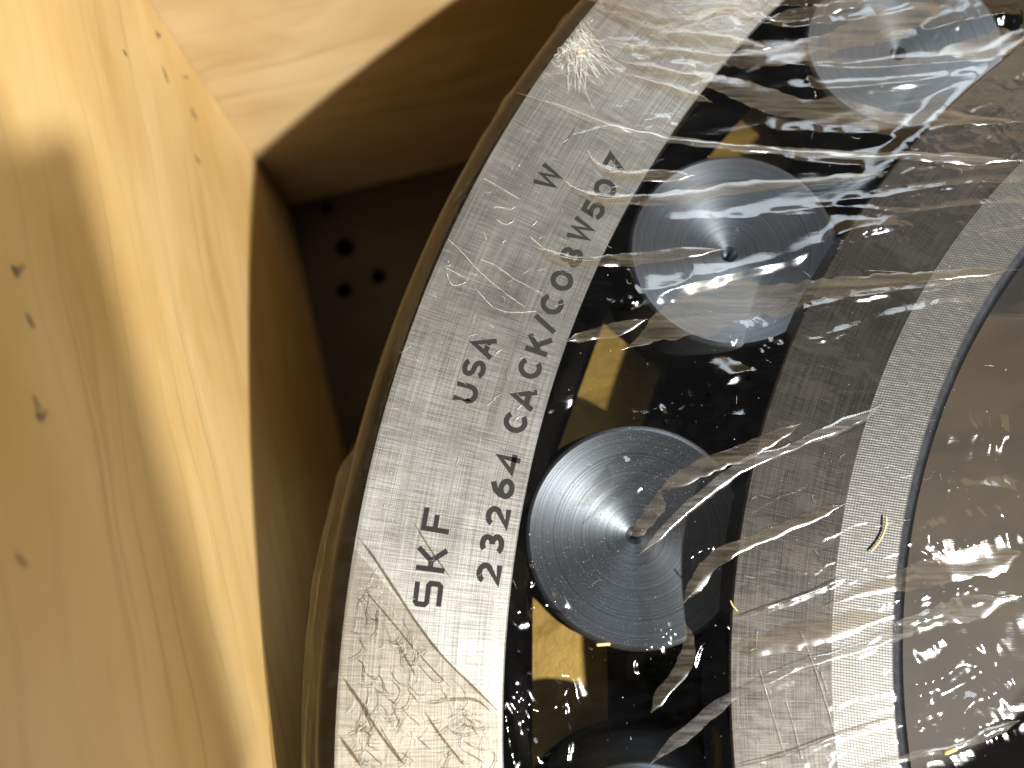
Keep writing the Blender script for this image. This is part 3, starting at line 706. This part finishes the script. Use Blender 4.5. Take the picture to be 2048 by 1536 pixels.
FOLDS = [cA(p) for p in (
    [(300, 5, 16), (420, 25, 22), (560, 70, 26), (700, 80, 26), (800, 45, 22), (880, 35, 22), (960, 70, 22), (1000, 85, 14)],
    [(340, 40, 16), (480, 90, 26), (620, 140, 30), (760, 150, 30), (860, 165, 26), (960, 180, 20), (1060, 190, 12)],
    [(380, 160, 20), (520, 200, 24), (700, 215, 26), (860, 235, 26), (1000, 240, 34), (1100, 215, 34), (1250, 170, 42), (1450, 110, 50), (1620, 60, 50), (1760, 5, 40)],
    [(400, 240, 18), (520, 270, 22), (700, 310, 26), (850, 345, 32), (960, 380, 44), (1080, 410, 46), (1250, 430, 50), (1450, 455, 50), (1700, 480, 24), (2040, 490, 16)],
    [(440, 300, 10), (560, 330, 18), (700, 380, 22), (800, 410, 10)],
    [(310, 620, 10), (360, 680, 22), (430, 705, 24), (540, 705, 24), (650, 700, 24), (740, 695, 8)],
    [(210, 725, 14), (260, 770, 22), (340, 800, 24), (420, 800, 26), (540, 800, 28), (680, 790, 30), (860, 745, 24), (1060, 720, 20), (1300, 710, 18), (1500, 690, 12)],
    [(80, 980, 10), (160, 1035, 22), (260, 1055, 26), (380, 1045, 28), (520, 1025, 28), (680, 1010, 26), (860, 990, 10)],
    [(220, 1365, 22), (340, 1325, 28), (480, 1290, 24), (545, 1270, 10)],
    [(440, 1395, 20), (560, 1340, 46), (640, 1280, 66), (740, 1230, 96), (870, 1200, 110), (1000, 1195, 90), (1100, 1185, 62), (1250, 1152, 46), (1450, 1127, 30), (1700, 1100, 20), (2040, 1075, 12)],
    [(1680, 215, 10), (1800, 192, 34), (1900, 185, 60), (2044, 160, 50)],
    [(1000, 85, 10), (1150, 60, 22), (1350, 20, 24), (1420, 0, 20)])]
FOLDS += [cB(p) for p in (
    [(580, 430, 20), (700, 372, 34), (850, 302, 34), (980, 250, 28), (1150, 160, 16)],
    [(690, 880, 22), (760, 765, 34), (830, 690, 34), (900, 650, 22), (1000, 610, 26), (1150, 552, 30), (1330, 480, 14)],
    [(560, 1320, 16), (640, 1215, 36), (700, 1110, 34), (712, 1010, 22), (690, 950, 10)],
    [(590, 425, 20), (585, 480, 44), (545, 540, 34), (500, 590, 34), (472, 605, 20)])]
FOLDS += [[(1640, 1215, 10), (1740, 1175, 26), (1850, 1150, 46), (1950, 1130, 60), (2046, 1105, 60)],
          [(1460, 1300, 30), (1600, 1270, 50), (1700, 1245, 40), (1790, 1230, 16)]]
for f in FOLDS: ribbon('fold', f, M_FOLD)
EDGES = [cA([(20, 375, 8), (200, 430, 12), (400, 510, 15), (560, 555, 17), (760, 575, 17), (1000, 585, 17), (1300, 605, 18), (1600, 625, 20), (2044, 650, 20)]),
         cB([(500, 690, 10), (640, 560, 22), (760, 440, 26), (870, 360, 34), (960, 312, 24), (1100, 260, 18), (1260, 190, 20), (1420, 120, 26), (1480, 80, 20)]),
         cB([(560, 1530, 30), (700, 1410, 34), (850, 1262, 26), (1000, 1190, 26), (1200, 1112, 24), (1400, 1052, 24), (1520, 1010, 28), (1620, 950, 40), (1800, 905, 46), (2044, 850, 40)]),
         cB([(1400, 1534, 12), (1600, 1490, 16), (1760, 1470, 18), (1900, 1410, 24), (2044, 1350, 30)])]
for f in EDGES: ribbon('rolled_edge', f, M_EDGE, 0.45)

M_DARKC = film_mat('painted_dark_film_crease', 0.05, 0.10, 0.2, (0.55, 0.50, 0.43), (0.4, 0.33, 0.24), False)  # dark tint painted in for light that creased film bends away
def cw(p, w): return [tuple(q[:2]) + (w,) for q in p]
for p, w in ((cC([(310, 330), (400, 440), (500, 600), (620, 780), (720, 920), (850, 1050), (960, 1160), (1060, 1260)]), 6),
             (cC([(330, 590), (480, 760), (600, 910), (720, 1040), (800, 1120)]), 4),
             (cC([(230, 1060), (340, 1220), (450, 1400), (560, 1530)]), 8), (cC([(215, 1370), (330, 1530)]), 8),
             (cC([(650, 1200), (780, 1180), (930, 1170), (1000, 1240)]), 5), (cC([(660, 1240), (740, 1370), (870, 1530)]), 6),
             (cC([(600, 250), (680, 380), (790, 540)]), 3), (cC([(510, 870), (560, 960), (612, 1060)]), 4),
             (cC([(255, 1370), (330, 1330), (390, 1370), (340, 1420), (420, 1440)]), 5), (cC([(360, 730), (380, 760), (425, 765)]), 3),
             (cC([(270, 825), (320, 835)]), 4), (cB([(880, 1530), (1100, 1480), (1300, 1400), (1540, 1330)]), 5),
             (cB([(880, 935), (1050, 882), (1200, 830), (1330, 770)]), 5), (cD([(590, 170), (470, 330), (400, 420)]), 2),
             (cA([(255, 500), (240, 545), (195, 580)]), 3), (cA([(1420, 1110), (1380, 1080), (1560, 1090)]), 3)):
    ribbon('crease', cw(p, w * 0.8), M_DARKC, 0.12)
# fine hair-like creases: one joined part
def tube_strip(V, Q, pts, r):
    pts = np.asarray(pts, float); n = len(pts); d = np.gradient(pts, axis=0); d /= np.linalg.norm(d, axis=1)[:, None] + 1e-9
    up = np.tile([0, 0, 1.0], (n, 1)); s = np.cross(d, up); s /= np.linalg.norm(s, axis=1)[:, None] + 1e-9; u = np.cross(s, d)
    b = len(V); rr = r * np.clip(np.minimum(np.arange(n), n - 1 - np.arange(n)) / 2.0 + 0.25, 0.25, 1)
    for k in range(4):
        a = k * math.pi / 2 + math.pi / 4
        for v in pts + (s * math.cos(a) + u * math.sin(a)) * rr[:, None]: V.append(v)
    for i in range(n - 1):
        for k in range(4): k2 = (k + 1) % 4; Q.append((b + k * n + i, b + k2 * n + i, b + k2 * n + i + 1, b + k * n + i + 1))
V = []; Q = []
o_ = np.array([1152.0, 75.0])
for k in range(190):
    st = o_ + RNG.normal(0, 1, 2) * (14, 22) + np.array([0, 0])
    if k < 80: an = math.radians(RNG.uniform(38, 88)); ln = RNG.uniform(30, 120)
    else: an = RNG.uniform(0, 6.28); ln = RNG.uniform(5, 20)
    if k >= 80: st = np.array([1135.0, 100.0]) + RNG.normal(0, 1, 2) * (22, 26)
    c = RNG.normal(0, 0.25) - (0.25 if k < 80 else 0); n = 10; p = [st]
    for i in range(n): an += c / n + RNG.normal(0, 0.10 if k < 80 else 0.3); p.append(p[-1] + np.array([math.cos(an), math.sin(an)]) * ln / n)
    xy = PX(np.array(p)); rr = np.hypot(*xy.T)
    if rr.max() > 285: continue
    tube_strip(V, Q, np.column_stack([xy, film_h(xy[:, 0].copy(), xy[:, 1].copy()) + 0.05]), RNG.uniform(0.05, 0.12))
def b2d(p): return [((1024 + x / 2 - 800) * 3.84, (768 + y / 2 - 300) * 3.84) for x, y in p]
D2 = [b2d(q) for q in ([(1150, 985), (1165, 1020), (1215, 1150), (1260, 1290), (1300, 1440)], [(990, 1140), (1020, 1250), (1060, 1380), (1085, 1470)], [(1095, 1270), (1130, 1380), (1160, 1500)],
                       [(980, 985), (975, 1060)], [(1235, 1150), (1262, 1240)])]
for p in ([(370, 690), (450, 760), (530, 850), (600, 930), (700, 1020), (780, 1080), (870, 1150), (960, 1210)],
          [(620, 845), (720, 880), (800, 940), (900, 1010), (1000, 1060), (1100, 1110)], [(575, 1060), (650, 1150), (720, 1220), (820, 1250), (960, 1250), (1050, 1240)],
          [(995, 665), (1060, 730), (1150, 790), (1250, 830), (1380, 855), (1530, 850)], [(1400, 310), (1470, 350), (1560, 385), (1680, 375), (1790, 340)],
          [(1440, 0), (1470, 80), (1540, 150), (1650, 185), (1780, 185), (1880, 180)], [(740, 535), (780, 570), (830, 580), (870, 550)],
          [(1260, 235), (1300, 280), (1350, 290)], [(640, 220), (780, 300), (920, 380)], [(355, 910), (430, 950), (530, 1000)], [(360, 950), (390, 1040), (440, 1050), (510, 1020)],
          D2[0], D2[1], D2[2], D2[3], D2[4],
          [(720, 440), (790, 445), (850, 465), (885, 440)], [(1015, 590), (1050, 555)], [(680, 1340), (720, 1365)]):
    xy = smooth_pl(PX(np.array(cD(p))), 3); xy = xy + RNG.normal(0, 0.03, xy.shape)
    tube_strip(V, Q, np.column_stack([xy, film_h(xy[:, 0].copy(), xy[:, 1].copy()) + 0.04]), 0.085)
for k in range(260):      # short whitened ticks all over the ring film
    if k < 190: c0 = np.array([RNG.uniform(252, 284), RNG.uniform(137, 186)])
    else: c0 = np.array([RNG.uniform(150, 250), RNG.uniform(130, 186)])
    th = math.radians(c0[1]); p0 = np.array([math.cos(th), math.sin(th)]) * c0[0]; an = RNG.uniform(0, 6.28); ln = RNG.uniform(0.5, 3.2); c = RNG.normal(0, 1.2)
    p = [p0]
    for i in range(6): an += c / 6; p.append(p[-1] + np.array([math.cos(an), math.sin(an)]) * ln / 6)
    xy = np.array(p); tube_strip(V, Q, np.column_stack([xy, film_h(xy[:, 0].copy(), xy[:, 1].copy()) + 0.03]), RNG.uniform(0.025, 0.06))
def wriggles(n, box, ln, sd):  # squiggles coloured light and dark in place of refraction in the doubled film
    out = []
    for k in range(n):
        p = [np.array([RNG.uniform(box[0], box[2]), RNG.uniform(box[1], box[3])])]; an = math.radians(RNG.choice([55, 100, 20])) + RNG.normal(0, 0.35); L_ = RNG.uniform(*ln); c = RNG.normal(0, 0.9)
        for i in range(8): an += c / 8 + RNG.normal(0, sd); p.append(p[-1] + np.array([math.cos(an), math.sin(an)]) * L_ / 8)
        xy = PX(np.array(p)); rr = np.hypot(*xy.T); tt = np.degrees(np.arctan2(xy[:, 1], xy[:, 0])) % 360
        if rr.max() > 283.5 or rr.min() < 249.8 or (np.interp(tt, et, er) > rr).any(): continue
        out.append(xy)
    return out
for xy in wriggles(190, (680, 1150, 1010, 1560), (14, 60), 0.25):
    tube_strip(V, Q, np.column_stack([xy, film_h(xy[:, 0].copy(), xy[:, 1].copy()) + 0.32]), RNG.uniform(0.035, 0.075))
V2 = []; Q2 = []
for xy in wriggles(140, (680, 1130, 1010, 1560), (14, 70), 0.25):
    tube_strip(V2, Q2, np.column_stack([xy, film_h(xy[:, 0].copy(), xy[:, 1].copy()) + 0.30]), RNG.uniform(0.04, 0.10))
dk = link('painted_dark_creases', np_mesh('painted_dark_creases', np.array(V2) * MM, np.array(Q2)), M_DARKC, film); dk['kind'] = 'stuff'
cr = link('fine_creases', np_mesh('fine_creases', np.array(V) * MM, np.array(Q)), M_CREASE, film); cr['kind'] = 'stuff'

# dust on the film
V = []; F = []
for k in range(650):
    r0 = RNG.uniform(140, 284); th = math.radians(RNG.uniform(122, 187)); x, y = r0 * math.cos(th), r0 * math.sin(th)
    z = float(film_h(np.array([x]), np.array([y]))[0]) + 0.05; s = 0.03 + 0.10 * RNG.rand() ** 4; b = len(V)
    for v in ((1, 0, 0), (-1, 0, 0), (0, 1, 0), (0, -1, 0), (0, 0, 1), (0, 0, -1)): V.append((x + v[0] * s, y + v[1] * s * RNG.uniform(0.6, 1.6), z + v[2] * s))
    for f in ((0, 2, 4), (2, 1, 4), (1, 3, 4), (3, 0, 4), (2, 0, 5), (1, 2, 5), (3, 1, 5), (0, 3, 5)): F.append(tuple(b + i for i in f))
du = link('dust_specks', np_mesh('dust_specks', np.array(V) * MM, np.array(F), False), M_DUST)
tag(du, 'tiny white dust specks scattered over the clear film', 'dust', None, 'stuff')

# straw-coloured splinters
def splinter(pts, r, label):
    V = []; Q = []; pl = smooth_pl(PX(np.array(pts, float)), 2)
    tube_strip(V, Q, np.column_stack([pl, film_h(pl[:, 0].copy(), pl[:, 1].copy()) + r + 0.15]), r)
    tag(link('wood_splinter', np_mesh('wood_splinter', np.array(V) * MM, np.array(Q)), M_STRAW), label, 'wood splinter', 'wood splinters on the film')
splinter([(1769, 1032), (1768, 1060), (1755, 1085), (1738, 1104)], 0.22, 'curved straw coloured fibre on the cross-hatched band of the inner ring')
splinter([(1193, 1291), (1208, 1290), (1222, 1289)], 0.42, 'yellow wood chip at the lower edge of the roller with the bright sheen')
splinter([(1154, 108), (1162, 107), (1170, 106)], 0.2, 'tiny yellow sliver in the white crumpled tuft of film on the outer ring')
splinter([(1885, 1506), (1900, 1500), (1912, 1496)], 0.5, 'yellow wood crumb on the film over the bore near the bottom of the picture')
splinter([(1459, 1200), (1464, 1212), (1474, 1222)], 0.18, 'thin pale sliver standing on the outer edge of the inner ring')

# the phone that takes the picture casts the soft shade on the side board
A = np.array([-180.0, 17.0]); ue = np.array([.36, -.933]); uv = np.array([-.933, -.36])
ph = tag(empty('smartphone', tuple(np.r_[(A + KEY[:2] * 40 + ue * 74 + uv * 36) * MM, 0.272]), math.atan2(ue[1], ue[0])), 'black smartphone held above the open crate', 'phone')
bm = bmesh.new(); bmesh.ops.create_cube(bm, size=1.0)
for v in bm.verts: v.co = Vector((v.co.x * 170, v.co.y * 72, v.co.z * 8 + 4)) * MM
bmesh.ops.bevel(bm, geom=[e for e in bm.edges if abs(e.verts[0].co.z - e.verts[1].co.z) > 0.004], offset=15 * MM, segments=8, affect='EDGES')
bmesh.ops.bevel(bm, geom=[e for e in bm.edges if abs(e.verts[0].co.z - e.verts[1].co.z) < 1e-5 and len(e.link_faces) == 2 and e.calc_face_angle(0) > 1.0], offset=1.5 * MM, segments=2, affect='EDGES')
pm = bpy.data.meshes.new('phone_body'); bm.to_mesh(pm); bm.free(); link('phone_body', pm, M_PHONE, ph)
for (x, y) in ((-69, -20), (-69, 4)):
    l_ = link('lens', lathe('lens', [(0.02, -1.2), (5.5, -1.2), (7, -1.6), (7.6, -1.2), (7.6, 0.2)], 32, False), M_PHONE, ph); l_.location = (x * MM, y * MM, 0)
